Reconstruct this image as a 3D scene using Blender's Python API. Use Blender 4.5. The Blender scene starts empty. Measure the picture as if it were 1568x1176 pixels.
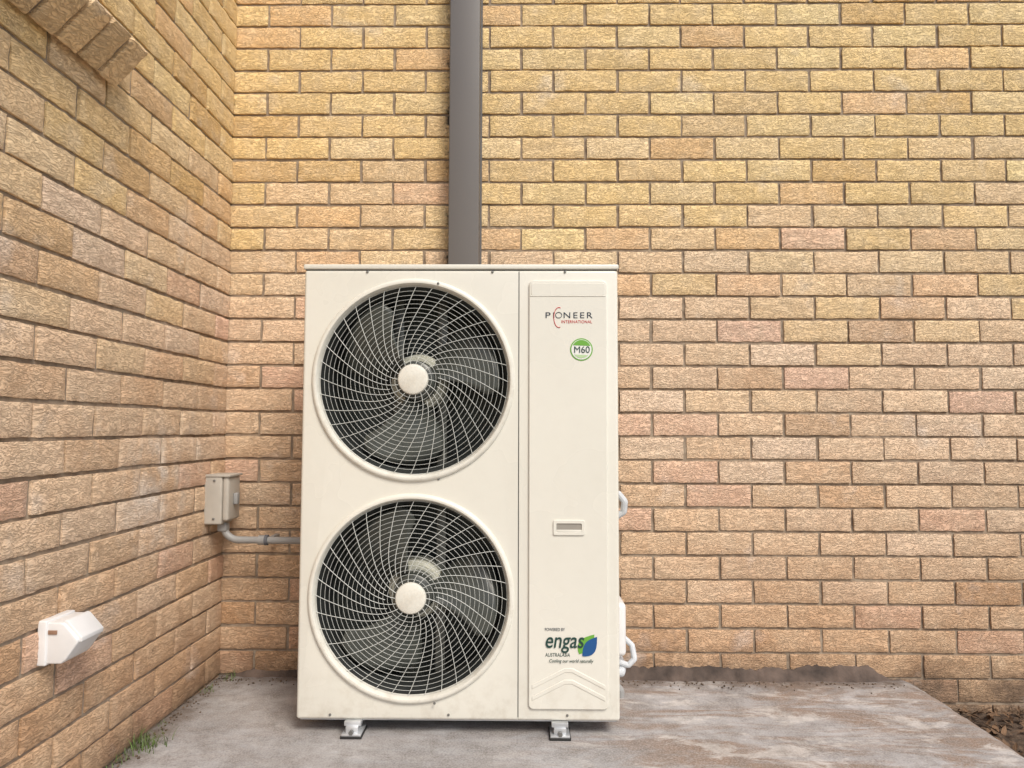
import bpy, bmesh, math, random
import numpy as np
from mathutils import Vector, Matrix, noise
rnd = random.Random(7)
scene = bpy.context.scene
COL = scene.collection
XW = -1.08      # left wall plane
H_CAM = 0.89

# ------------------------------------------------------------------ helpers
def finish(me, smooth=True, ang=35):
    if smooth:
        me.polygons.foreach_set('use_smooth', [True]*len(me.polygons))
        me.set_sharp_from_angle(angle=math.radians(ang))
    me.update()

def add(name, me, mat=None, parent=None, loc=(0,0,0), rot=(0,0,0), smooth=True):
    if mat is not None and len(me.materials) == 0:
        me.materials.append(mat)
    finish(me, smooth)
    ob = bpy.data.objects.new(name, me)
    COL.objects.link(ob)
    ob.location = loc; ob.rotation_euler = rot
    if parent: ob.parent = parent
    return ob

def empty(name, loc):
    e = bpy.data.objects.new(name, None); COL.objects.link(e)
    e.location = loc; e.empty_display_size = 0.1
    return e

def bm_box(bm, x0,x1,y0,y1,z0,z1, bevel=0, seg=2):
    r = bmesh.ops.create_cube(bm, size=1)
    for v in r['verts']:
        v.co = Vector((x0+(v.co.x+.5)*(x1-x0), y0+(v.co.y+.5)*(y1-y0), z0+(v.co.z+.5)*(z1-z0)))
    if bevel > 0:
        ed = set()
        for v in r['verts']:
            for e in v.link_edges: ed.add(e)
        bmesh.ops.bevel(bm, geom=list(ed), offset=bevel, segments=seg, affect='EDGES', profile=.5)

def to_me(bm, name):
    me = bpy.data.meshes.new(name)
    bmesh.ops.recalc_face_normals(bm, faces=bm.faces)
    bm.to_mesh(me); bm.free(); return me

def box(name, b, mat, parent=None, bevel=0.002, seg=2, loc=(0,0,0), rot=(0,0,0)):
    bm = bmesh.new(); bm_box(bm, *b, bevel, seg)
    return add(name, to_me(bm, name), mat, parent, loc, rot)

def lathe(name, prof, mat, parent, center, n=96, cap=False):
    bm = bmesh.new(); rows = []
    for r, y in prof:
        rows.append([bm.verts.new((r*math.cos(2*math.pi*i/n), y, r*math.sin(2*math.pi*i/n))) for i in range(n)])
    for a, b in zip(rows[:-1], rows[1:]):
        for i in range(n):
            bm.faces.new((a[i], a[(i+1)%n], b[(i+1)%n], b[i]))
    if cap:
        bm.faces.new(rows[0]); bm.faces.new(rows[-1])
    me = to_me(bm, name)
    return add(name, me, mat, parent, center)

def eval_mesh(ob):
    dg = bpy.context.evaluated_depsgraph_get()
    dg.update()
    me = bpy.data.meshes.new_from_object(ob.evaluated_get(dg))
    return me

def curve_mesh(name, splines, radius, mat, parent, loc=(0,0,0), cyclic=False, res=3, smoothc=False):
    cu = bpy.data.curves.new(name, 'CURVE'); cu.dimensions = '3D'
    cu.bevel_depth = radius; cu.bevel_resolution = res; cu.use_fill_caps = True
    for pts in splines:
        if smoothc:
            sp = cu.splines.new('NURBS'); sp.order_u = 4; sp.use_endpoint_u = True; sp.resolution_u = 8
        else:
            sp = cu.splines.new('POLY')
        sp.points.add(len(pts)-1)
        for p, c in zip(sp.points, pts): p.co = (*c, 1)
        sp.use_cyclic_u = cyclic
    ob = bpy.data.objects.new(name+'_tmp', cu); COL.objects.link(ob)
    me = eval_mesh(ob)
    bpy.data.objects.remove(ob); 
    me.materials.clear()
    return add(name, me, mat, parent, loc)

def flat_shape(name, loops, thick, bev, mat, parent, loc):
    cu = bpy.data.curves.new(name, 'CURVE'); cu.dimensions = '2D'; cu.fill_mode = 'BOTH'
    cu.extrude = thick; cu.bevel_depth = bev; cu.bevel_resolution = 2; cu.offset = -bev
    for L in loops:
        sp = cu.splines.new('POLY'); sp.points.add(len(L)-1)
        for p, c in zip(sp.points, L): p.co = (c[0], c[1], 0, 1)
        sp.use_cyclic_u = True
    ob = bpy.data.objects.new(name+'_tmp', cu); COL.objects.link(ob)
    me = eval_mesh(ob); bpy.data.objects.remove(ob)
    me.materials.clear()
    me.transform(Matrix.Rotation(math.pi/2, 4, 'X'))
    return add(name, me, mat, parent, loc)

def rrect(x0,x1,z0,z1,r,n=6):
    out = []
    for cx,cz,a0 in ((x1-r,z1-r,0),(x0+r,z1-r,90),(x0+r,z0+r,180),(x1-r,z0+r,270)):
        for i in range(n+1):
            a = math.radians(a0+90*i/n); out.append((cx+r*math.cos(a), cz+r*math.sin(a)))
    return out

def circ(cx,cz,r,n=64,a0=0,a1=360):
    return [(cx+r*math.cos(math.radians(a0+(a1-a0)*i/n)), cz+r*math.sin(math.radians(a0+(a1-a0)*i/n))) for i in range(n)]

def text(name, body, size, mat, parent, loc, align='LEFT', space=1.0, sx=1.0, shear=0, off=0.0, width=None):
    cu = bpy.data.curves.new(name, 'FONT'); cu.body = body; cu.size = size
    cu.align_x = align; cu.space_character = space; cu.extrude = 0.0002; cu.shear = shear; cu.offset = off
    ob = bpy.data.objects.new(name+'_tmp', cu); COL.objects.link(ob)
    me = eval_mesh(ob); bpy.data.objects.remove(ob)
    me.materials.clear()
    if width:
        xs = [v.co.x for v in me.vertices]; sx = width/(max(xs)-min(xs))
    me.transform(Matrix.Diagonal((sx,1,1,1)))
    me.transform(Matrix.Rotation(math.pi/2, 4, 'X'))
    return add(name, me, mat, parent, loc, smooth=False)

# ------------------------------------------------------------------ materials
class NT:
    def __init__(s, name):
        s.m = bpy.data.materials.new(name); s.m.use_nodes = True
        s.t = s.m.node_tree; s.t.nodes.clear()
        s.out = s.t.nodes.new('ShaderNodeOutputMaterial')
        s.b = s.t.nodes.new('ShaderNodeBsdfPrincipled')
        s.t.links.new(s.b.outputs[0], s.out.inputs[0])
    def n(s, typ, **kw):
        nd = s.t.nodes.new(typ)
        for k, v in kw.items(): setattr(nd, k, v)
        return nd
    def l(s, a, b): s.t.links.new(a, b)
    def val(s, sock, v):
        if isinstance(v, (int, float, tuple, list)): sock.default_value = v
        else: s.l(v, sock)
    def math(s, op, a, b=0.0, clamp=False):
        nd = s.n('ShaderNodeMath', operation=op); nd.use_clamp = clamp
        s.val(nd.inputs[0], a); s.val(nd.inputs[1], b); return nd.outputs[0]
    def mix(s, f, a, b, mode='MIX'):
        nd = s.n('ShaderNodeMix', data_type='RGBA', blend_type=mode)
        s.val(nd.inputs[0], f); s.val(nd.inputs[6], a if not isinstance(a, tuple) else (*a,1)[:4]); s.val(nd.inputs[7], b if not isinstance(b, tuple) else (*b,1)[:4])
        return nd.outputs[2]
    def noise(s, vec, scale, detail=4, rough=.55, dist=0):
        nd = s.n('ShaderNodeTexNoise'); nd.inputs['Scale'].default_value = scale
        nd.inputs['Detail'].default_value = detail; nd.inputs['Roughness'].default_value = rough
        nd.inputs['Distortion'].default_value = dist
        s.l(vec, nd.inputs['Vector']); return nd.outputs['Fac']
    def ramp(s, f, lo, hi, a=0.0, b=1.0):
        nd = s.n('ShaderNodeMapRange'); nd.inputs[1].default_value = lo; nd.inputs[2].default_value = hi
        nd.inputs[3].default_value = a; nd.inputs[4].default_value = b
        s.l(f, nd.inputs[0]); return nd.outputs[0]
    def bump(s, h, strength, dist, prev=None):
        nd = s.n('ShaderNodeBump'); nd.inputs['Strength'].default_value = strength; nd.inputs['Distance'].default_value = dist
        s.l(h, nd.inputs['Height'])
        if prev is not None: s.l(prev, nd.inputs['Normal'])
        return nd.outputs[0]
    def coord(s): return s.n('ShaderNodeTexCoord').outputs['Object']
    def scale(s, vec, sc):
        nd = s.n('ShaderNodeMapping'); nd.inputs['Scale'].default_value = sc; s.l(vec, nd.inputs[0]); return nd.outputs[0]
    def near(s, vec, p, r0, r1):
        nd = s.n('ShaderNodeVectorMath', operation='DISTANCE'); s.l(vec, nd.inputs[0]); nd.inputs[1].default_value = p
        return s.ramp(nd.outputs['Value'], r0, r1, 1, 0)

def simple(name, col, rough=.5, metal=0, var=.08, bumpd=0.0, bscale=60, spec=.5, nscale=8):
    k = NT(name); c = k.coord()
    f = k.noise(c, nscale, 4)
    dark = tuple(x*(1-var*2) for x in col); lite = tuple(min(1, x*(1+var)) for x in col)
    k.l(k.mix(k.ramp(f,.3,.7), dark, lite), k.b.inputs['Base Color'])
    k.l(k.ramp(f,.3,.7,max(0,rough-.06),min(1,rough+.08)), k.b.inputs['Roughness'])
    k.b.inputs['Metallic'].default_value = metal
    k.b.inputs['Specular IOR Level'].default_value = spec
    if bumpd: k.l(k.bump(k.noise(c, bscale, 4), .6, bumpd), k.b.inputs['Normal'])
    return k.m

def brick_mat():
    k = NT('brick_face'); c = k.coord()
    sx = k.n('ShaderNodeSeparateXYZ'); k.l(c, sx.inputs[0])
    u = k.math('SUBTRACT', sx.outputs[0], sx.outputs[1])
    at = k.n('ShaderNodeAttribute'); at.attribute_name = 'tint'
    cmb = k.n('ShaderNodeCombineXYZ')
    k.l(u, cmb.inputs[0]); k.l(sx.outputs[2], cmb.inputs[1])
    k.l(at.outputs['Alpha'], cmb.inputs[2])
    v = cmb.outputs[0]
    col = at.outputs['Color']
    med = k.noise(c, 11, 3, .65)
    col = k.mix(k.ramp(med,.42,.75,0,.30), col, (.90,.75,.55))
    col = k.mix(k.ramp(med,.25,.42,.22,0), col, (.56,.35,.20))
    wr = k.noise(k.scale(v,(32,92,40)), 1.0, 2, .5, 2.0)
    ridge = k.ramp(k.math('ABSOLUTE', k.math('SUBTRACT', wr, .5)), 0, .06)
    col = k.mix(k.math('MULTIPLY', k.math('SUBTRACT', 1, ridge), .17), col, (.42,.27,.15))
    fine = k.noise(c, 380, 2, .7)
    col = k.mix(k.ramp(fine,.55,.75,0,.25), col, (.90,.80,.64))
    col = k.mix(k.ramp(fine,.28,.42,.28,0), col, (.42,.27,.15))
    low = k.ramp(sx.outputs[2], .02, .60, 1, 0)
    dn = k.noise(c, 4, 4, .6)
    lowm = k.math('MULTIPLY', low, k.ramp(dn,.35,.65,.10,.80))
    col = k.mix(lowm, col, (.47,.25,.125))
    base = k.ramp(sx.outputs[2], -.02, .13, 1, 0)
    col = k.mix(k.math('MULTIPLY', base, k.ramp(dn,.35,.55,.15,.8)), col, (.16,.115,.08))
    sheen_bloom = k.math('MULTIPLY', k.near(c,(XW,-.50,.70),.06,.26), k.ramp(med,.40,.62,0,.5))  # pale left-wall patch paints reflected light into the colour; scattered efflorescence joins below
    sheen_bloom = k.math('MAXIMUM', sheen_bloom, k.ramp(dn,.60,.74,0,.35))
    col = k.mix(sheen_bloom, col, (.80,.76,.72))
    # bitumen / sealant smudges along the left edge of the duct
    dx = k.ramp(k.math('ABSOLUTE', k.math('ADD', sx.outputs[0], .272)), .003, .016, 1, 0)
    yb = k.ramp(sx.outputs[1], -.04, -.02, 0, 1)
    sm = k.math('MULTIPLY', k.math('MULTIPLY', dx, yb), k.ramp(k.noise(c,7,4,.7),.50,.58,0,1))
    col = k.mix(sm, col, (.05,.045,.04))
    k.l(col, k.b.inputs['Base Color'])
    k.b.inputs['Roughness'].default_value = .8
    k.b.inputs['Specular IOR Level'].default_value = .4
    h = k.math('ADD', k.math('MULTIPLY', ridge, .5), wr)
    h = k.math('ADD', h, k.math('MULTIPLY', fine, .2))
    k.l(k.bump(h, 1.0, .0046), k.b.inputs['Normal'])
    return k.m

def mortar_mat():
    k = NT('mortar'); c = k.coord()
    f = k.noise(c, 30, 4, .6)
    col = k.mix(k.ramp(f,.3,.7), (.19,.14,.10), (.37,.30,.225))
    k.l(col, k.b.inputs['Base Color']); k.b.inputs['Roughness'].default_value = .95
    k.l(k.bump(f, .8, .004), k.b.inputs['Normal'])
    return k.m

def concrete_mat():
    k = NT('concrete'); c = k.coord()
    sx = k.n('ShaderNodeSeparateXYZ'); k.l(c, sx.inputs[0])
    a = k.noise(c, 2.6, 5, .65)
    col = k.mix(k.ramp(a,.32,.68), (.25,.245,.25), (.46,.455,.465))
    st = k.noise(k.scale(c,(1.1,5.0,1)), 1.5, 5, .72, .8)
    side = k.ramp(sx.outputs[0], -.1, .5, .2, 1)
    col = k.mix(k.math('MULTIPLY', k.ramp(st,.45,.56,0,.9), side), col, (.235,.155,.105))
    lp = k.noise(k.scale(c,(2.2,5,1)), 2.1, 5, .75, .5)
    col = k.mix(k.math('MULTIPLY', k.ramp(lp,.53,.61,0,.8), side), col, (.60,.575,.55))
    m = k.noise(c, 14, 5, .75)
    col = k.mix(k.ramp(m,.42,.66,0,.65), col, (.15,.13,.115))
    f = k.noise(c, 190, 2, .7)
    col = k.mix(k.ramp(f,.40,.7,0,.4), col, (.62,.60,.58))
    col = k.mix(k.ramp(f,.25,.40,.4,0), col, (.13,.115,.10))
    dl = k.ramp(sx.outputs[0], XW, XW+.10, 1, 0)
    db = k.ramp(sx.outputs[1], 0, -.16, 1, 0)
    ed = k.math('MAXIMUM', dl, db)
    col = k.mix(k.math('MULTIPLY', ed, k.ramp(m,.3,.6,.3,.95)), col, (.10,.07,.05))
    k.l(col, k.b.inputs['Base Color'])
    k.l(k.ramp(a,.3,.7,.5,.8), k.b.inputs['Roughness'])
    h = k.math('ADD', m, k.math('MULTIPLY', f, .3))
    k.l(k.bump(h, .6, .004), k.b.inputs['Normal'])
    return k.m

def soil_mat():
    k = NT('soil_and_lawn'); c = k.coord()
    sx = k.n('ShaderNodeSeparateXYZ'); k.l(c, sx.inputs[0])
    a = k.noise(c, 25, 5, .7)
    soil = k.mix(k.ramp(a,.3,.7), (.045,.03,.02), (.16,.11,.075))
    lawn = k.mix(k.ramp(a,.3,.7), (.06,.075,.025), (.16,.17,.06))
    far = k.ramp(sx.outputs[1], -2.5, -4, 0, 1)
    far = k.math('MAXIMUM', far, k.ramp(sx.outputs[0], 3, 5, 0, 1))
    k.l(k.mix(far, soil, lawn), k.b.inputs['Base Color'])
    k.b.inputs['Roughness'].default_value = .95
    k.l(k.bump(a, 1, .02), k.b.inputs['Normal'])
    return k.m

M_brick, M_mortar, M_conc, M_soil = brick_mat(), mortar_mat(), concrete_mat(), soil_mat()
def paint(name, col, rough, grime=False):
    k = NT(name); c = k.coord()
    f = k.noise(c, 3, 3)
    cc = k.mix(k.ramp(f,.35,.7), tuple(x*.97 for x in col), col)
    if grime:
        sx = k.n('ShaderNodeSeparateXYZ'); k.l(c, sx.inputs[0])
        g = k.math('MULTIPLY', k.ramp(sx.outputs[2], .0, .16, 1, .12), k.ramp(k.noise(c, 22, 5, .7), .45,.7,0,.35))
        cc = k.mix(g, cc, (.42,.36,.27))
    k.l(cc, k.b.inputs['Base Color'])
    k.l(k.ramp(f,.3,.7,rough-.04,rough+.05), k.b.inputs['Roughness'])
    k.l(k.bump(k.noise(c, 4, 1), .25, .004), k.b.inputs['Normal'])
    return k.m
M_white = paint('ivory_powder_coat', (.745,.73,.655), .27, True)
M_white2 = paint('white_wire', (.62,.64,.61), .4)
M_duct = paint('grey_duct_paint', (.125,.114,.108), .5)
M_dark = simple('dark_interior', (.022,.025,.024), .5)
M_blade = simple('fan_blade_plastic', (.062,.068,.060), .30, var=.1)
M_motor = simple('motor_metal', (.60,.60,.50), .4, .2)
M_galv = simple('galvanised_steel', (.62,.64,.66), .38, .6, var=.15)
M_gdark = simple('dull_bracket_steel', (.15,.155,.14), .45, .5, var=.15)
M_black = simple('black_rubber', (.02,.02,.02), .7)
M_grey = simple('grey_pvc', (.33,.33,.325), .45)
M_greyl = simple('light_grey_pvc', (.47,.44,.39), .42)
M_whitep = simple('white_pvc', (.74,.74,.74), .4, var=.04)
M_ins = simple('pipe_insulation', (.60,.63,.66), .6, var=.08)
M_cem = simple('cement_fillet', (.125,.092,.075), .95, var=.35, bumpd=.006, bscale=50, nscale=10)
M_ink = simple('dark_print', (.02,.03,.05), .5, var=0)
M_red = simple('red_print', (.55,.03,.03), .5, var=0)
M_green = simple('green_print', (.14,.38,.045), .5, var=0)
M_blue = simple('blue_print', (.01,.08,.25), .5, var=0)
M_dgreen = simple('dark_green_print', (.01,.05,.04), .5, var=0)
M_label = simple('white_label', (.76,.77,.74), .4, var=0)
M_groove = simple('panel_shadow_gap', (.10,.10,.095), .7, var=0)
M_screw = simple('screw_steel', (.25,.25,.24), .35, .7)

def coil_mat():
    k = NT('coil_fins'); c = k.coord()
    w = k.n('ShaderNodeTexWave'); w.inputs['Scale'].default_value = 60; k.l(c, w.inputs[0])
    k.l(k.mix(w.outputs['Fac'], (.025,.03,.028), (.12,.13,.115)), k.b.inputs['Base Color'])
    k.b.inputs['Metallic'].default_value = .4
    k.b.inputs['Roughness'].default_value = .5
    return k.m
M_coil = coil_mat()

# ------------------------------------------------------------------ brick walls
def brick_wall(name, length, flip, P, holes, seed, mortar_boxes, wtop=3.0, ustart=.003):
    r = random.Random(seed)
    V, F, T, MI = [], [], [], []
    NX, NZ = 20, 8
    k = -3
    while True:
        z0 = .003 + .086*k + .005; z1 = z0 + .076
        if z1 > wtop: break
        segs = [(ustart, length)]
        for (a,b,za,zb) in holes:
            if z1 > za+.01 and z0 < zb-.01:
                ns = []
                for s in segs:
                    if a > s[0]: ns.append((s[0], min(a, s[1])))
                    if b < s[1]: ns.append((max(b, s[0]), s[1]))
                segs = ns
        start = (0.0 if k % 2 else -.12)
        i = 0
        while start + .24*i < length:
            bu0 = start + .24*i + .005; bu1 = bu0 + .230
            if i == 0 and bu0 > 0: bu0 = ustart
            i += 1
            for s in segs:
                a = max(bu0, s[0]); b = min(bu1, s[1])
                if b - a < .03: continue
                yel = np.array((.90,.645,.305)); pea = np.array((.85,.615,.42)); low = np.array((.72,.485,.30))
                zz = z0 + r.uniform(-.35,.35)
                if zz > 1.1: t = min(1,(zz-1.1)/.8); c = pea*(1-t)+yel*t
                else: t = max(0,min(1,zz/1.0)); c = low*(1-t)+pea*t
                q = r.random()
                if q < .10: c = c*np.array((.88,.82,.76))
                elif q < .22: c = c*np.array((1.0,.92,.98))
                elif q < .36: c = c*np.array((1.03,1.07,1.14))
                c = np.minimum(c*r.uniform(.91,1.05), .93)
                base = len(V)
                du = r.uniform(-.002,.002); dz = r.uniform(-.0015,.0015); dw = r.uniform(-.002,.0018)
                tu, tz = r.uniform(-.010,.010), r.uniform(-.025,.025)
                sd = r.uniform(0,100)
                tex = round(r.uniform(0,1),3)
                cu_, cz_ = (a+b)/2, (z0+z1)/2
                for iz in range(NZ):
                    fz = iz/(NZ-1)
                    for ix in range(NX):
                        fx = ix/(NX-1)
                        ex = min(fx,1-fx)*(b-a); ez = min(fz,1-fz)*(z1-z0)
                        u = a+(b-a)*fx + du; z = z0+(z1-z0)*fz + dz
                        e = min(ex,ez)
                        if ix in (0,NX-1): u += noise.noise(Vector((sd,z*45,u*3)))*.0026
                        if iz in (0,NZ-1): z += noise.noise(Vector((u*35,sd,z*3)))*.0024
                        w = dw + (u-cu_)*tu + (z-cz_)*tz
                        w += noise.noise(Vector((u*42+sd, z*95, sd)))*.0018 + noise.noise(Vector((u*15, z*24, sd)))*.0014
                        if e < .001: w -= .0030
                        V.append(P(u,w,z)); T.extend((c[0],c[1],c[2],tex))
                for iz in range(NZ-1):
                    for ix in range(NX-1):
                        p = base+iz*NX+ix
                        F.append((p,p+1,p+NX+1,p+NX)); MI.append(0)
                per = [base+ix for ix in range(NX)] + [base+iz*NX+NX-1 for iz in range(1,NZ)] + \
                      [base+(NZ-1)*NX+ix for ix in range(NX-2,-1,-1)] + [base+iz*NX for iz in range(NZ-2,0,-1)]
                nb = len(V)
                for p in per:
                    ix = (p-base)%NX; iz=(p-base)//NX
                    V.append(P(a+(b-a)*ix/(NX-1), -.022, z0+(z1-z0)*iz/(NZ-1))); T.extend((c[0]*.9,c[1]*.9,c[2]*.9,tex))
                n = len(per)
                for j in range(n):
                    F.append((per[(j+1)%n], per[j], nb+j, nb+(j+1)%n)); MI.append(0)
        k += 1
    if flip: F = [tuple(reversed(f)) for f in F]
    bm = bmesh.new()
    for (a,b,za,zb) in mortar_boxes:
        p0 = P(a,-.0085,za); p1 = P(b,-.16,zb)
        bm_box(bm, min(p0[0],p1[0]),max(p0[0],p1[0]),min(p0[1],p1[1]),max(p0[1],p1[1]),za,zb)
    off = len(V)
    bm.verts.ensure_lookup_table(); bm.verts.index_update()
    bmesh.ops.recalc_face_normals(bm, faces=bm.faces)
    for v in bm.verts: V.append(tuple(v.co)); T.extend((.3,.3,.3,1))
    for f in bm.faces: F.append(tuple(v.index+off for v in f.verts)); MI.append(1)
    bm.free()
    me = bpy.data.meshes.new(name); me.from_pydata(V, [], F)
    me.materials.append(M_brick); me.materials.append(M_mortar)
    me.polygons.foreach_set('material_index', MI)
    ca = me.color_attributes.new('tint','FLOAT_COLOR','POINT'); ca.data.foreach_set('color', T)
    return add(name, me)

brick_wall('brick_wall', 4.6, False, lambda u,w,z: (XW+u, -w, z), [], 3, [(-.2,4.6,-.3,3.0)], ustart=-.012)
WY0, WY1, WZ0, WZ1 = .90, 2.70, 1.895, 2.755
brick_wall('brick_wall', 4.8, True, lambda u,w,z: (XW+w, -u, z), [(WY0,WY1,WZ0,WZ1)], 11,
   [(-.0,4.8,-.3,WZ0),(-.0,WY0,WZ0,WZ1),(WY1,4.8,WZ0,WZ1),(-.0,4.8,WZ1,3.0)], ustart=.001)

def sill():
    r = random.Random(5)
    ang = math.radians(44)
    d1 = Vector((math.sin(ang),0,math.cos(ang)))
    d2 = Vector((-math.cos(ang),0,math.sin(ang)))
    bm = bmesh.new()
    lay = bm.verts.layers.float_color.new('tint')
    n=23
    for i in range(n):
        y1 = -.835 - .086*i; y0 = y1 - .077
        A = Vector((XW+.016+r.uniform(-.003,.003),0,1.776+r.uniform(-.003,.003)))
        res = bmesh.ops.create_cube(bm,size=1)
        ed=set()
        for v in res['verts']:
            a=(v.co.x+.5)*.125; b=(v.co.z+.5)*.20; y=y0+(v.co.y+.5)*(y1-y0)
            p=A+d1*a+d2*b; v.co=(p.x,y,p.z)
            for e in v.link_edges: ed.add(e)
        c=np.array((.88,.63,.36))*r.uniform(.85,1.05); tx=r.random()
        rb=bmesh.ops.bevel(bm,geom=list(ed),offset=.005,segments=2,affect='EDGES',profile=.5)
        for v in rb['verts']: v[lay]=(c[0],c[1],c[2],tx)
    bmesh.ops.subdivide_edges(bm,edges=[e for e in bm.edges if e.calc_length()>.03],cuts=4,use_grid_fill=True)
    for v in bm.verts:
        v.co += Vector((noise.noise(v.co*50),noise.noise(v.co*50+Vector((9,0,0))),noise.noise(v.co*50+Vector((0,9,0)))))*.0036
    nf=len(bm.faces)
    y0=-.858-.086*n+.012; 
    res=bmesh.ops.create_cube(bm,size=1)
    A=Vector((XW+.016,0,1.776))
    for v in res['verts']:
        a=.006+(v.co.x+.5)*.112; b=.009+(v.co.z+.5)*.19; y=y0+(v.co.y+.5)*(-.842-y0)
        p=A+d1*a+d2*b; v.co=(p.x,y,p.z); v[lay]=(.3,.3,.3,1)
    bm.faces.ensure_lookup_table()
    for i,f in enumerate(bm.faces): f.material_index = 1 if i>=nf else 0
    me=to_me(bm,'brick_window_sill'); me.materials.append(M_brick); me.materials.append(M_mortar)
    return me
win = empty('window', (XW, -(WY0+WY1)/2, WZ0))
s = add('brick_sill', sill(), None, win); s.location = (-XW, (WY0+WY1)/2, -WZ0)
hw = (WY1-WY0)/2
M_frame = simple('aluminium_frame', (.55,.54,.50), .35, .3)
kg = NT('window_glass'); kg.b.inputs['Base Color'].default_value=(.03,.035,.04,1); kg.b.inputs['Roughness'].default_value=.05; kg.b.inputs['Specular IOR Level'].default_value=.8
box('glass', (-.105,-.100,-hw,hw,.02,WZ1-WZ0), kg.m, win, 0)
box('frame_bottom', (-.13,-.07,-hw,hw,.05,.10), M_frame, win)
box('frame_top', (-.13,-.07,-hw,hw,WZ1-WZ0-.05,WZ1-WZ0-.001), M_frame, win)
box('frame_side_1', (-.131,-.069,-hw+.001,-hw+.045,.03,WZ1-WZ0-.002), M_frame, win)
box('frame_side_2', (-.131,-.069,hw-.045,hw-.001,.03,WZ1-WZ0-.002), M_frame, win)
box('mullion', (-.128,-.072,-.02,.02,.06,WZ1-WZ0-.03), M_frame, win)

# ------------------------------------------------------------------ ground, slab
me = bpy.data.meshes.new('ground'); S=150
me.from_pydata([(-S,-S,-.115),(S,-S,-.115),(S,S,-.115),(-S,S,-.115)],[],[(0,1,2,3)])
add('ground', me, M_soil)

def slab():
    X1=1.40; nx,ny=120,200; y0=-5.0
    V=[];F=[]
    for j in range(ny+1):
        for i in range(nx+1):
            y = 0.02+(y0-.02)*(j/ny)**1.3; x = XW-.02+(X1-XW+.02)*i/nx
            if i==nx: x += noise.noise(Vector((0,y*6,1)))*.018+noise.noise(Vector((0,y*30,4)))*.006
            z = noise.noise(Vector((x*2.2,y*2.2,0)))*.003+noise.noise(Vector((x*9,y*9,5)))*.0012
            if i>=nx-1: z -= .008*(i-nx+2)
            V.append((x,y,z))
    for j in range(ny):
        for i in range(nx):
            p=j*(nx+1)+i; F.append((p,p+nx+1,p+nx+2,p+1))
    b=len(V)
    per=[j*(nx+1)+nx for j in range(ny+1)]
    for p in per: V.append((V[p][0]+.004,V[p][1],-.16))
    for j in range(ny): F.append((per[j],b+j,b+j+1,per[j+1])) 
    bb=len(V); pf=[ny*(nx+1)+i for i in range(nx+1)]
    for p in pf: V.append((V[p][0],V[p][1],-.16))
    for i in range(nx): F.append((pf[i],bb+i,bb+i+1,pf[i+1]))
    me=bpy.data.meshes.new('concrete_slab'); me.from_pydata(V,[],F)
    bm=bmesh.new(); bm.from_mesh(me); bmesh.ops.recalc_face_normals(bm,faces=bm.faces)
    bm.faces.ensure_lookup_table()
    if bm.faces[0].normal.z<0: bmesh.ops.reverse_faces(bm,faces=bm.faces)
    bm.to_mesh(me); bm.free()
    return me
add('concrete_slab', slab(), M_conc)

def fillet(name, x0, x1, amp):
    V=[];F=[];n=300
    for i in range(n+1):
        x=x0+(x1-x0)*i/n
        t=min(1,min(i,n-i)/10)
        g=.45+.55*max(0,min(1,(x-.1)/.3))
        h=(.038+noise.noise(Vector((x*3,0,2)))*.016+noise.noise(Vector((x*14,0,8)))*.010+noise.noise(Vector((x*60,0,3)))*.007)*t*amp*g
        d=(.026+noise.noise(Vector((x*5,4,2)))*.016+noise.noise(Vector((x*40,1,7)))*.012)*t
        V += [(x,.012,h),(x,-.0035,h*.99),(x,-.25*d-.005,h*.55),(x,-d-.006,-.006),(x,.012,-.006)]
    for i in range(n):
        for j in range(4):
            p=i*5+j; F.append((p,p+1,p+6,p+5))
    me=bpy.data.meshes.new(name); me.from_pydata(V,[],F)
    bm=bmesh.new(); bm.from_mesh(me); bmesh.ops.recalc_face_normals(bm,faces=bm.faces); bm.to_mesh(me); bm.free()
    return add(name, me, M_cem)
fillet('cement_fillet', -1.05, 1.32, 1.1)

# ------------------------------------------------------------------ leaf litter + weeds
M_leaf = simple('dry_leaf', (.17,.10,.055), .8, var=.4, nscale=25)
M_weed = simple('weed_blade', (.11,.17,.04), .6, var=.35, nscale=40)
def litter(name, n, xr, yr, z, smin, smax, rng):
    V=[];F=[]
    for _ in range(n):
        x=rng.uniform(*xr); y=yr[1]+(yr[0]-yr[1])*rng.random()**1.3
        L=rng.uniform(smin,smax); Wd=L*rng.uniform(.12,.4); a=rng.uniform(0,6.28)
        m=Matrix.Translation((x,y,z+rng.uniform(0,.02)))@Matrix.Rotation(a,4,'Z')@Matrix.Rotation(rng.uniform(-.6,.6),4,'Y')@Matrix.Rotation(rng.uniform(-.6,.6),4,'X')
        pts=[(-L/2,0,0),(-L*.15,-Wd/2,.003),(L*.25,-Wd*.4,.003),(L/2,0,.004),(L*.25,Wd*.4,.001),(-L*.15,Wd/2,.002)]
        b=len(V)
        for p in pts: V.append(tuple(m@Vector(p)))
        F.append((b,b+1,b+2,b+3)); F.append((b,b+3,b+4,b+5))
    me=bpy.data.meshes.new(name); me.from_pydata(V,[],F)
    return add(name, me, M_leaf, smooth=False)
litter('leaf_litter', 1500, (1.43,2.8), (-1.1,-.01), -.112, .015,.07, rnd)
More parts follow.
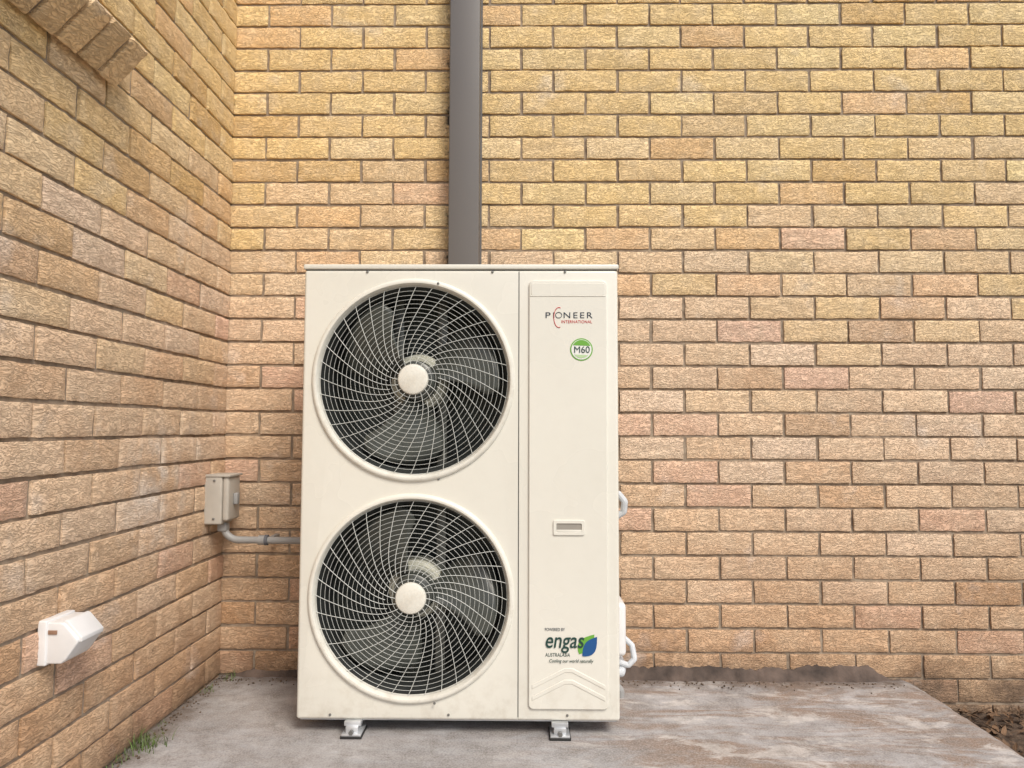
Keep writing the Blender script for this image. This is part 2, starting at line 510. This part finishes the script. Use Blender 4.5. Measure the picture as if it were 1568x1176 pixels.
# crumbs of mortar, soil and leaf scraps gathered along both wall bases
def crumbs(name, rng):
    bm=bmesh.new()
    for _ in range(520):
        if rng.random()<.45: x=XW+.004+abs(rng.gauss(0,.022)); y=-rng.uniform(.0,1.5)
        else: x=rng.uniform(XW,1.36); y=-.035-abs(rng.gauss(0,.035))
        r_=bmesh.ops.create_icosphere(bm,subdivisions=1,radius=rng.uniform(.001,.0042),matrix=Matrix.Translation((x,y,.001)))
        for v in r_['verts']: v.co+=Vector((rng.uniform(-1,1),rng.uniform(-1,1),rng.uniform(-.5,.5)))*.001
    return add(name,to_me(bm,name),simple('soil_crumb',(.13,.09,.06),.95,var=.4,nscale=30))
crumbs('soil_debris', rnd)
def weeds(name, spots, rng):
    V=[];F=[]
    for (cx,cy,n,h,sp) in spots:
        for _ in range(n):
            x=cx+rng.gauss(0,sp); y=cy+rng.gauss(0,sp); x=max(x,XW+.004)
            a=rng.uniform(0,6.28); L=h*rng.uniform(.4,1.1); bend=rng.uniform(.2,1.0); w=rng.uniform(.0008,.0018)
            d=Vector((math.cos(a),math.sin(a),0)); s=Vector((-d.y,d.x,0))*w
            p=Vector((x,y,-.003)); b=len(V); K=5
            for i in range(K+1):
                t=i/K; c=p+d*(L*bend*t*t)+Vector((0,0,L*t*(1-.4*t*bend)))
                q=s*(1-t*.9); V.append(tuple(c-q)); V.append(tuple(c+q))
            for i in range(K): F.append((b+2*i,b+2*i+1,b+2*i+3,b+2*i+2))
    me=bpy.data.meshes.new(name); me.from_pydata(V,[],F)
    return add(name, me, M_weed, smooth=False)
weeds('grass_weeds', [(XW+.035,-.60,100,.06,.028),(XW+.015,-.70,18,.04,.02),(XW+.012,-.45,8,.02,.015),(XW+.02,-.15,12,.03,.015),(XW+.05,-.03,12,.035,.015)], rnd)

# ------------------------------------------------------------------ wall duct
duct = empty('wall_duct_cover', (-.209, 0, 0))
box('duct_body', (-.0555,.0555,-.072,.001,.25,3.0), M_duct, duct, .004, 3)
box('duct_back_flange', (-.062,.062,-.004,.004,.25,3.0), M_duct, duct, .001, 1)

# ------------------------------------------------------------------ AC unit
UX, UY, UZ = -.653, -.51, .043
W, D, H = .943, .34, 1.337
ac = empty('outdoor_air_conditioner', (UX,UY,UZ))
FX = .332; FZ = (.992,.350); FR=.303

def body():
    bm=bmesh.new(); bm_box(bm,0,W,0,D,0,H-.014,.009,4); a=bpy.data.objects.new('t_a',to_me(bm,'t_a')); COL.objects.link(a)
    cut=[]
    def cutter(me):
        o=bpy.data.objects.new('t_c',me); COL.objects.link(o); cut.append(o)
        m=a.modifiers.new('b','BOOLEAN'); m.operation='DIFFERENCE'; m.solver='EXACT'; m.object=o
    bm=bmesh.new(); bm_box(bm,.012,.636,.010,D-.01,.02,H-.03); cutter(to_me(bm,'c1'))
    for fz in FZ:
        bm=bmesh.new(); bmesh.ops.create_cone(bm,cap_ends=True,segments=128,radius1=.291,radius2=.291,depth=.1,matrix=Matrix.Translation((FX,0,fz))@Matrix.Rotation(math.pi/2,4,'X'))
        cutter(to_me(bm,'c2'))
    bm=bmesh.new(); bm_box(bm,.6452,.6482,-.02,.004,-.01,H); cutter(to_me(bm,'c3'))
    me=eval_mesh(a)
    bpy.data.objects.remove(a)
    for o in cut: bpy.data.objects.remove(o)
    return me
add('casing', body(), M_white, ac)
box('top_lid', (-.003,W+.003,-.003,D+.003,H-.0125,H+.003), M_white, ac, .004, 3)
box('lid_gap', (.002,W-.002,.001,D-.002,H-.0145,H-.012), M_groove, ac, 0)
box('panel_gap', (.6455,.6479,.0025,.006,.01,H-.02), M_groove, ac, 0)
box('coil', (.02,.63,D-.045,D-.02,.03,H-.04), M_coil, ac, 0)
box('chamber_divider', (.02,.63,.06,D-.05,.665,.675), M_dark, ac, .001)
box('chamber_wall', (.628,.634,.012,D-.012,.03,H-.04), M_dark, ac, 0)
box('chamber_wall_2', (.0135,.019,.012,D-.012,.03,H-.04), M_dark, ac, 0)

def grille(idx, fz):
    c=(FX,0,fz)
    lathe(f'fan_bezel_{idx}', [(.3035,.0015),(.3035,-.004),(.300,-.0085),(.295,-.0105),(.290,-.0095),(.2865,-.004),(.284,.006),(.2815,.014)], M_white, ac, c)
    lathe(f'fan_shroud_{idx}', [(.2905,.010),(.2815,.0135),(.272,.03),(.268,.055),(.268,.14),(.275,.15),(.29,.155)], M_dark, ac, c)
    rings=[]; rr=[.055+.0133*i for i in range(17)]+[.2815]
    def dome(r): return .004-.012*(1-(r/.285)**2)
    for r in rr:
        rings.append([(r*math.cos(2*math.pi*i/96), dome(r)+.0015, r*math.sin(2*math.pi*i/96)) for i in range(96)])
    curve_mesh(f'grille_ring_wires_{idx}', rings, .00055, M_white2, ac, c, cyclic=True, res=1)
    sp=[]
    n=36
    for kx in range(n):
        a0=2*math.pi*kx/n; pts=[]
        r0=.046 if kx%2==0 else .075
        for i in range(20):
            t=i/19; r=r0+(.283-r0)*t
            s=(r-.046)/(.237)
            ang=a0 -.72*s**1.25 - .16*math.sin(s*math.pi)
            pts.append((r*math.cos(ang), dome(r)-.0004, r*math.sin(ang)))
        sp.append(pts)
    curve_mesh(f'grille_swirl_wires_{idx}', sp, .00095, M_white2, ac, c, res=1)
    lathe(f'grille_hub_disc_{idx}', [(.0001,-.0155),(.036,-.015),(.043,-.0125),(.046,-.008),(.046,-.003)], M_white, ac, c, n=48)
    lathe(f'fan_hub_{idx}', [(.0001,.035),(.045,.036),(.058,.044),(.062,.06),(.062,.11)], M_blade, ac, c, n=40)
    bm=bmesh.new()
    for b in range(3):
        a0=math.radians(120*b+ (30 if idx==1 else 10))
        rows=[]
        NR,NA=12,16
        for i in range(NR+1):
            t=i/NR; r=.055+(.258-.055)*t
            lead=-.50-.30*t**1.5; trail=.35+.10*math.sin(t*math.pi)
            if t>.85: lead += (t-.85)*1.2; trail -= (t-.85)*1.6
            row=[]
            for j in range(NA+1):
                q=j/NA; a=lead+(trail-lead)*q
                y=.035+.085*q-.02*math.sin(q*math.pi)*(.5+t)+.012*(1-t)
                row.append(bm.verts.new((r*math.cos(a0+a),y,r*math.sin(a0+a))))
            rows.append(row)
        for i in range(NR):
            for j in range(NA):
                bm.faces.new((rows[i][j],rows[i][j+1],rows[i+1][j+1],rows[i+1][j]))
    me=bpy.data.meshes.new('blades'); bm.to_mesh(me); bm.free()
    o=add(f'fan_blades_{idx}', me, M_blade, ac, c)
    sm=o.modifiers.new('s','SOLIDIFY'); sm.thickness=.003
    lathe(f'fan_motor_{idx}', [(.0001,.115),(.075,.115),(.088,.128),(.090,.20)], M_motor, ac, c, n=40)
    box(f'motor_bracket_{idx}', (FX-.085,FX-.055,.16,.20,fz-.31,fz+.31), M_gdark, ac, .002)
    box(f'motor_bracket_b_{idx}', (FX+.055,FX+.085,.16,.20,fz-.31,fz+.31), M_gdark, ac, .002)
for i,fz in enumerate(FZ): grille(i+1, fz)

# raised access panel
px0,px1,pz0,pz1=.677,.909,.035,1.290
flat_shape('access_panel', [rrect(px0,px1,pz0,pz1,.014)], .003, .003, M_white, ac, (0,-.001,0))
yp=-.0072
flat_shape('panel_header', [rrect(px0+.006,px1-.006,pz1-.046,pz1-.008,.006)], .0008, .0012, M_white, ac, (0,yp+.001,0))
curve_mesh('panel_step', [[(px0+.004,yp+.0002,1.243),(px1-.004,yp+.0002,1.243)]], .0018, M_white, ac)
cx=(px0+px1)/2
def chev(z,hw_,rise,th):
    return [(cx-hw_,z),(cx-.012,z+rise),(cx+.012,z+rise),(cx+hw_,z),(cx+hw_,z-th),(cx+.010,z+rise-th),(cx-.010,z+rise-th),(cx-hw_,z-th)]
flat_shape('chevron_emboss_1', [chev(.105,.106,.048,.012)], .001, .0012, M_white, ac, (0,yp+.0008,0))
flat_shape('chevron_emboss_2', [chev(.072,.106,.048,.012)], .001, .0012, M_white, ac, (0,yp+.0008,0))
hx,hz=.795,.557
flat_shape('handle_frame', [rrect(hx-.046,hx+.046,hz-.022,hz+.022,.005), rrect(hx-.037,hx+.037,hz-.014,hz+.012,.003)], .0018,.001, M_white, ac,(0,yp-.001,0))
box('handle_recess', (hx-.037,hx+.037,yp-.0009,yp+.0005,hz-.014,hz+.012), simple('handle_shade',(.33,.31,.27),.6,var=.05), ac, 0)
box('handle_lip', (hx-.037,hx+.037,yp-.003,yp-.001,hz-.014,hz-.006), M_white, ac, .0008)
# prints
yt=yp-.0006
X0=.724
text('print_name_a', 'PI', .0255, M_ink, ac, (X0,yt,1.176), space=1.3, width=.026)
text('print_name_b', 'NEER', .0255, M_ink, ac, (X0+.054,yt,1.176), space=1.3, width=.086)
arc=[(.766+.0150*math.cos(math.radians(a)),yt,1.178+.030*math.sin(math.radians(a))) for a in range(70,292,8)]
curve_mesh('print_arc', [arc], .0011, M_red, ac, res=1)
curve_mesh('print_o', [[(.7655+.0095*math.cos(a*.3927),yt,1.185+.0085*math.sin(a*.3927)) for a in range(16)]], .0010, M_ink, ac, cyclic=True, res=1)
text('print_subtitle', 'INTERNATIONAL', .0125, M_red, ac, (.773,yt,1.161), space=1.05, width=.091)
bx,bz=.833,1.082
flat_shape('badge_rim', [circ(bx,bz,.0335)], .0003,0, M_green, ac,(0,yt,0))
flat_shape('badge_face', [circ(bx,bz,.0300)], .0003,0, M_label, ac,(0,yt-.0006,0))
flat_shape('badge_top', [circ(bx,bz,.0285,32,22,158)], .0003,0, M_green, ac,(0,yt-.0012,0))
flat_shape('badge_bottom', [circ(bx,bz,.026,24,215,325)], .0003,0, simple('pale_green',(.45,.62,.35),.5,var=0), ac,(0,yt-.0012,0))
text('badge_text', 'M60', .028, M_dgreen, ac, (bx-.0235,yt-.0020,bz-.0100), width=.046)
text('print_powered', 'POWERED BY', .0125, M_ink, ac, (X0,yt,.259), width=.058)
text('print_logo', 'engas', .064, M_dgreen, ac, (X0-.001,yt-.0016,.212), shear=.2, off=.0005, width=.112)
text('print_region', 'AUSTRALASIA', .0145, M_dgreen, ac, (X0+.001,yt,.186), shear=.15, width=.072)
text('print_slogan', 'Cooling our world naturally', .0135, M_dgreen, ac, (X0+.012,yt-.0016,.170), shear=.25, width=.128)
def leaf(dx,dz,s,flip):
    pts=[]
    for i in range(13):
        t=i/12; pts.append((t, .30*math.sin(math.pi*t**.8)))
    for i in range(11,0,-1):
        t=i/12; pts.append((t, -.22*math.sin(math.pi*t)))
    a=math.radians(52); out=[]
    for x,z in pts:
        if flip: z=-z
        out.append((dx+s*(x*math.cos(a)-z*math.sin(a)), dz+s*(x*math.sin(a)+z*math.cos(a))))
    return out
flat_shape('leaf_green', [leaf(.824,.193,.072,False)], .0003,0, M_green, ac,(0,yt-.0001,0))
flat_shape('leaf_blue', [leaf(.833,.188,.070,True)], .0003,0, M_blue, ac,(0,yt-.0008,0))
def screw(name,x,z,y=-.001,r=.0038):
    lathe(name, [(.0001,-.003),(r*.7,-.0026),(r,-.001),(r,.001)], M_screw, ac, (x,y,z), n=16)
for i,(x,z,y) in enumerate([(.19,H-.020,-.001),(.567,H-.020,-.001),(.785,H-.020,-.001),(.10,.014,-.001),(.445,.016,-.001),(.79,.017,-.001),(.41,.697,-.001),(.405,.052,-.011),(.405,1.280,-.011)]):
    screw(f'screw_{i+1}',x,z,y)
for i,fx in enumerate((.168,.768)):
    box(f'foot_rail_{i+1}', (fx-.024,fx+.024,-.012,D+.012,-.013,-.001), M_galv, ac, .001)
    box(f'foot_plate_{i+1}', (fx-.028,fx+.028,-.030,.05,-.036,-.030), M_galv, ac, .001)
    box(f'foot_block_{i+1}', (fx-.018,fx+.018,-.020,.05,-.0305,-.0125), M_galv, ac, .002)
    box(f'foot_pad_{i+1}', (fx-.031,fx+.031,-.033,.055,-.0425,-.0355), M_black, ac, .002)
    box(f'foot_pad_rear_{i+1}', (fx-.031,fx+.031,D-.06,D+.04,-.0425,-.0125), M_black, ac, .002)
    lathe(f'foot_bolt_{i+1}', [(.0001,-.006),(.007,-.006),(.007,.004)], M_screw, ac, (fx,-.026,-.026), n=6)
bm=bmesh.new(); bm_box(bm, W-.005,W+.042,.16,.30,.135,.30,.014,4); add('valve_cover', to_me(bm,'vc'), M_whitep, ac)
curve_mesh('drain_hose', [[(W-.01,.22,.14),(W+.02,.215,.105),(W+.055,.21,.095),(W+.074,.21,.115),(W+.068,.22,.155),(W+.035,.25,.18)]], .009, M_ins, ac, smoothc=True)
curve_mesh('lagged_pipe', [[(W-.01,.2,.085),(W+.03,.2,.075),(W+.038,.24,.085),(W+.03,.34,.10),(W-.05,.46,.12)]], .014, M_ins, ac, smoothc=True)
curve_mesh('cable_loop', [[(W-.01,.24,.63),(W+.03,.24,.635),(W+.050,.24,.61),(W+.048,.25,.575),(W+.02,.26,.555),(W-.01,.27,.555)]], .011, M_ins, ac, smoothc=True)
box('base_tray', (.01,W-.01,.01,D-.01,-.004,.004), M_galv, ac, 0)
curve_mesh('drain_elbow', [[(W-.06,.2,.03),(W+.02,.2,.03),(W+.028,.2,.02),(W+.028,.2,.0)]], .012, M_grey, ac, smoothc=True)

# ------------------------------------------------------------------ isolator switch + conduit
iso = empty('isolator_switch', (XW, -.115, .558))
box('housing', (-.006,.056,-.055,.055,0,.168), M_greyl, iso, .006, 3)
box('cover', (.0565,.079,-.052,.052,.012,.165), M_greyl, iso, .008, 3)
box('rain_hood', (-.004,.085,-.058,.058,.162,.171), M_greyl, iso, .003, 2)
box('switch_lever', (.079,.094,-.012,.012,.065,.105), M_grey, iso, .004, 2)
lathe('cover_screw_1', [(.0001,-.003),(.004,-.002),(.004,.001)], M_screw, iso, (.03,-.056,.150), n=12)
lathe('cover_screw_2', [(.0001,-.003),(.004,-.002),(.004,.001)], M_screw, iso, (.03,-.056,.02), n=12)
box('conduit_gland', (.028,.062,-.022,.012,-.028,.002), M_grey, iso, .006, 3)
con = empty('electrical_conduit', (XW, -.115, .50))
pts=[(.045,-.005,.045)]+[(.045+.055*(1-math.cos(a)),-.005,.055-.055*math.sin(a)) for a in [i*math.pi/2/10 for i in range(11)]]+[(.75,-.005,-.004)]
curve_mesh('conduit_pipe', [pts], .0125, M_grey, con, res=5)
curve_mesh('coupling', [[(.170,-.005,.0),(.198,-.005,.0)]], .0165, M_grey, con, res=5)
curve_mesh('saddle_clip', [[(.192,-.005,.0),(.202,-.005,.0)]], .0185, simple('clip_grey',(.12,.13,.15),.5), con, res=5)
box('saddle_leg', (.190,.204,-.005,.115,-.006,.006), M_grey, con, .001)

# ------------------------------------------------------------------ weatherproof outlet on left wall
outl = empty('weatherproof_power_outlet', (XW, -.98, .359))
prof=[(0,0),(.050,0),(.060,.009),(.086,.046),(.088,.054),(.056,.088),(.048,.092),(0,.092)]
def extr(prof,y0,y1,bev):
    bm=bmesh.new()
    a=[bm.verts.new((x,y0,z)) for x,z in prof]; b=[bm.verts.new((x,y1,z)) for x,z in prof]; n=len(prof)
    bm.faces.new(a); bm.faces.new(b)
    for i in range(n): bm.faces.new((a[i],a[(i+1)%n],b[(i+1)%n],b[i]))
    bmesh.ops.recalc_face_normals(bm,faces=bm.faces)
    bmesh.ops.bevel(bm,geom=list(bm.edges),offset=bev,segments=3,affect='EDGES',profile=.5)
    return to_me(bm,'ex')
add('body', extr(prof,-.050,.050,.004), M_whitep, outl)
box('back_plate', (-.004,.018,-.054,.054,-.004,.096), M_whitep, outl, .004, 3)
add('flap_cover', extr([(.048,.092),(.053,.0965),(.060,.094),(.0925,.058),(.092,.048),(.082,.046),(.054,.087)],-.044,.044,.002), M_whitep, outl)
box('brand_plate', (.020,.040,-.0525,-.0495,.066,.075), simple('plate_print',(.30,.18,.12),.5), outl, .0005)

# ------------------------------------------------------------------ light
el=math.radians(47); az=math.radians(149)   # direction to the sun: (sin az, cos az)
w=bpy.data.worlds.new('World'); scene.world=w; w.use_nodes=True
nt=w.node_tree; nt.nodes.clear()
sky=nt.nodes.new('ShaderNodeTexSky'); sky.sky_type='NISHITA'; sky.sun_disc=False
sky.sun_elevation=el; sky.sun_rotation=az; sky.air_density=1.0; sky.dust_density=2.5; sky.ozone_density=1.0
bg=nt.nodes.new('ShaderNodeBackground'); bg.inputs[1].default_value=.15
o=nt.nodes.new('ShaderNodeOutputWorld'); nt.links.new(sky.outputs[0],bg.inputs[0]); nt.links.new(bg.outputs[0],o.inputs[0])
L=bpy.data.lights.new('sun','SUN'); L.energy=2.7; L.angle=math.radians(24); L.color=(1,.94,.84)
lo=bpy.data.objects.new('sun',L); COL.objects.link(lo)
dirv=Vector((math.sin(az)*math.cos(el),math.cos(az)*math.cos(el),math.sin(el)))
lo.rotation_euler=dirv.to_track_quat('Z','Y').to_euler(); lo.location=dirv*20

# ------------------------------------------------------------------ camera
cam=bpy.data.cameras.new('camera'); cam.lens=26; cam.sensor_width=36; cam.clip_start=.02; cam.clip_end=500
co=bpy.data.objects.new('camera',cam); COL.objects.link(co)
t=.060; yaw=.012; roll=.003
co.matrix_world=Matrix.Translation((0,-2.71,H_CAM))@Matrix.Rotation(yaw,4,'Z')@Matrix.Rotation(math.pi/2+t,4,'X')@Matrix.Rotation(roll,4,'Z')
scene.camera=co
scene.view_settings.view_transform='Standard'; scene.view_settings.look='None'; scene.view_settings.exposure=0; scene.view_settings.gamma=1
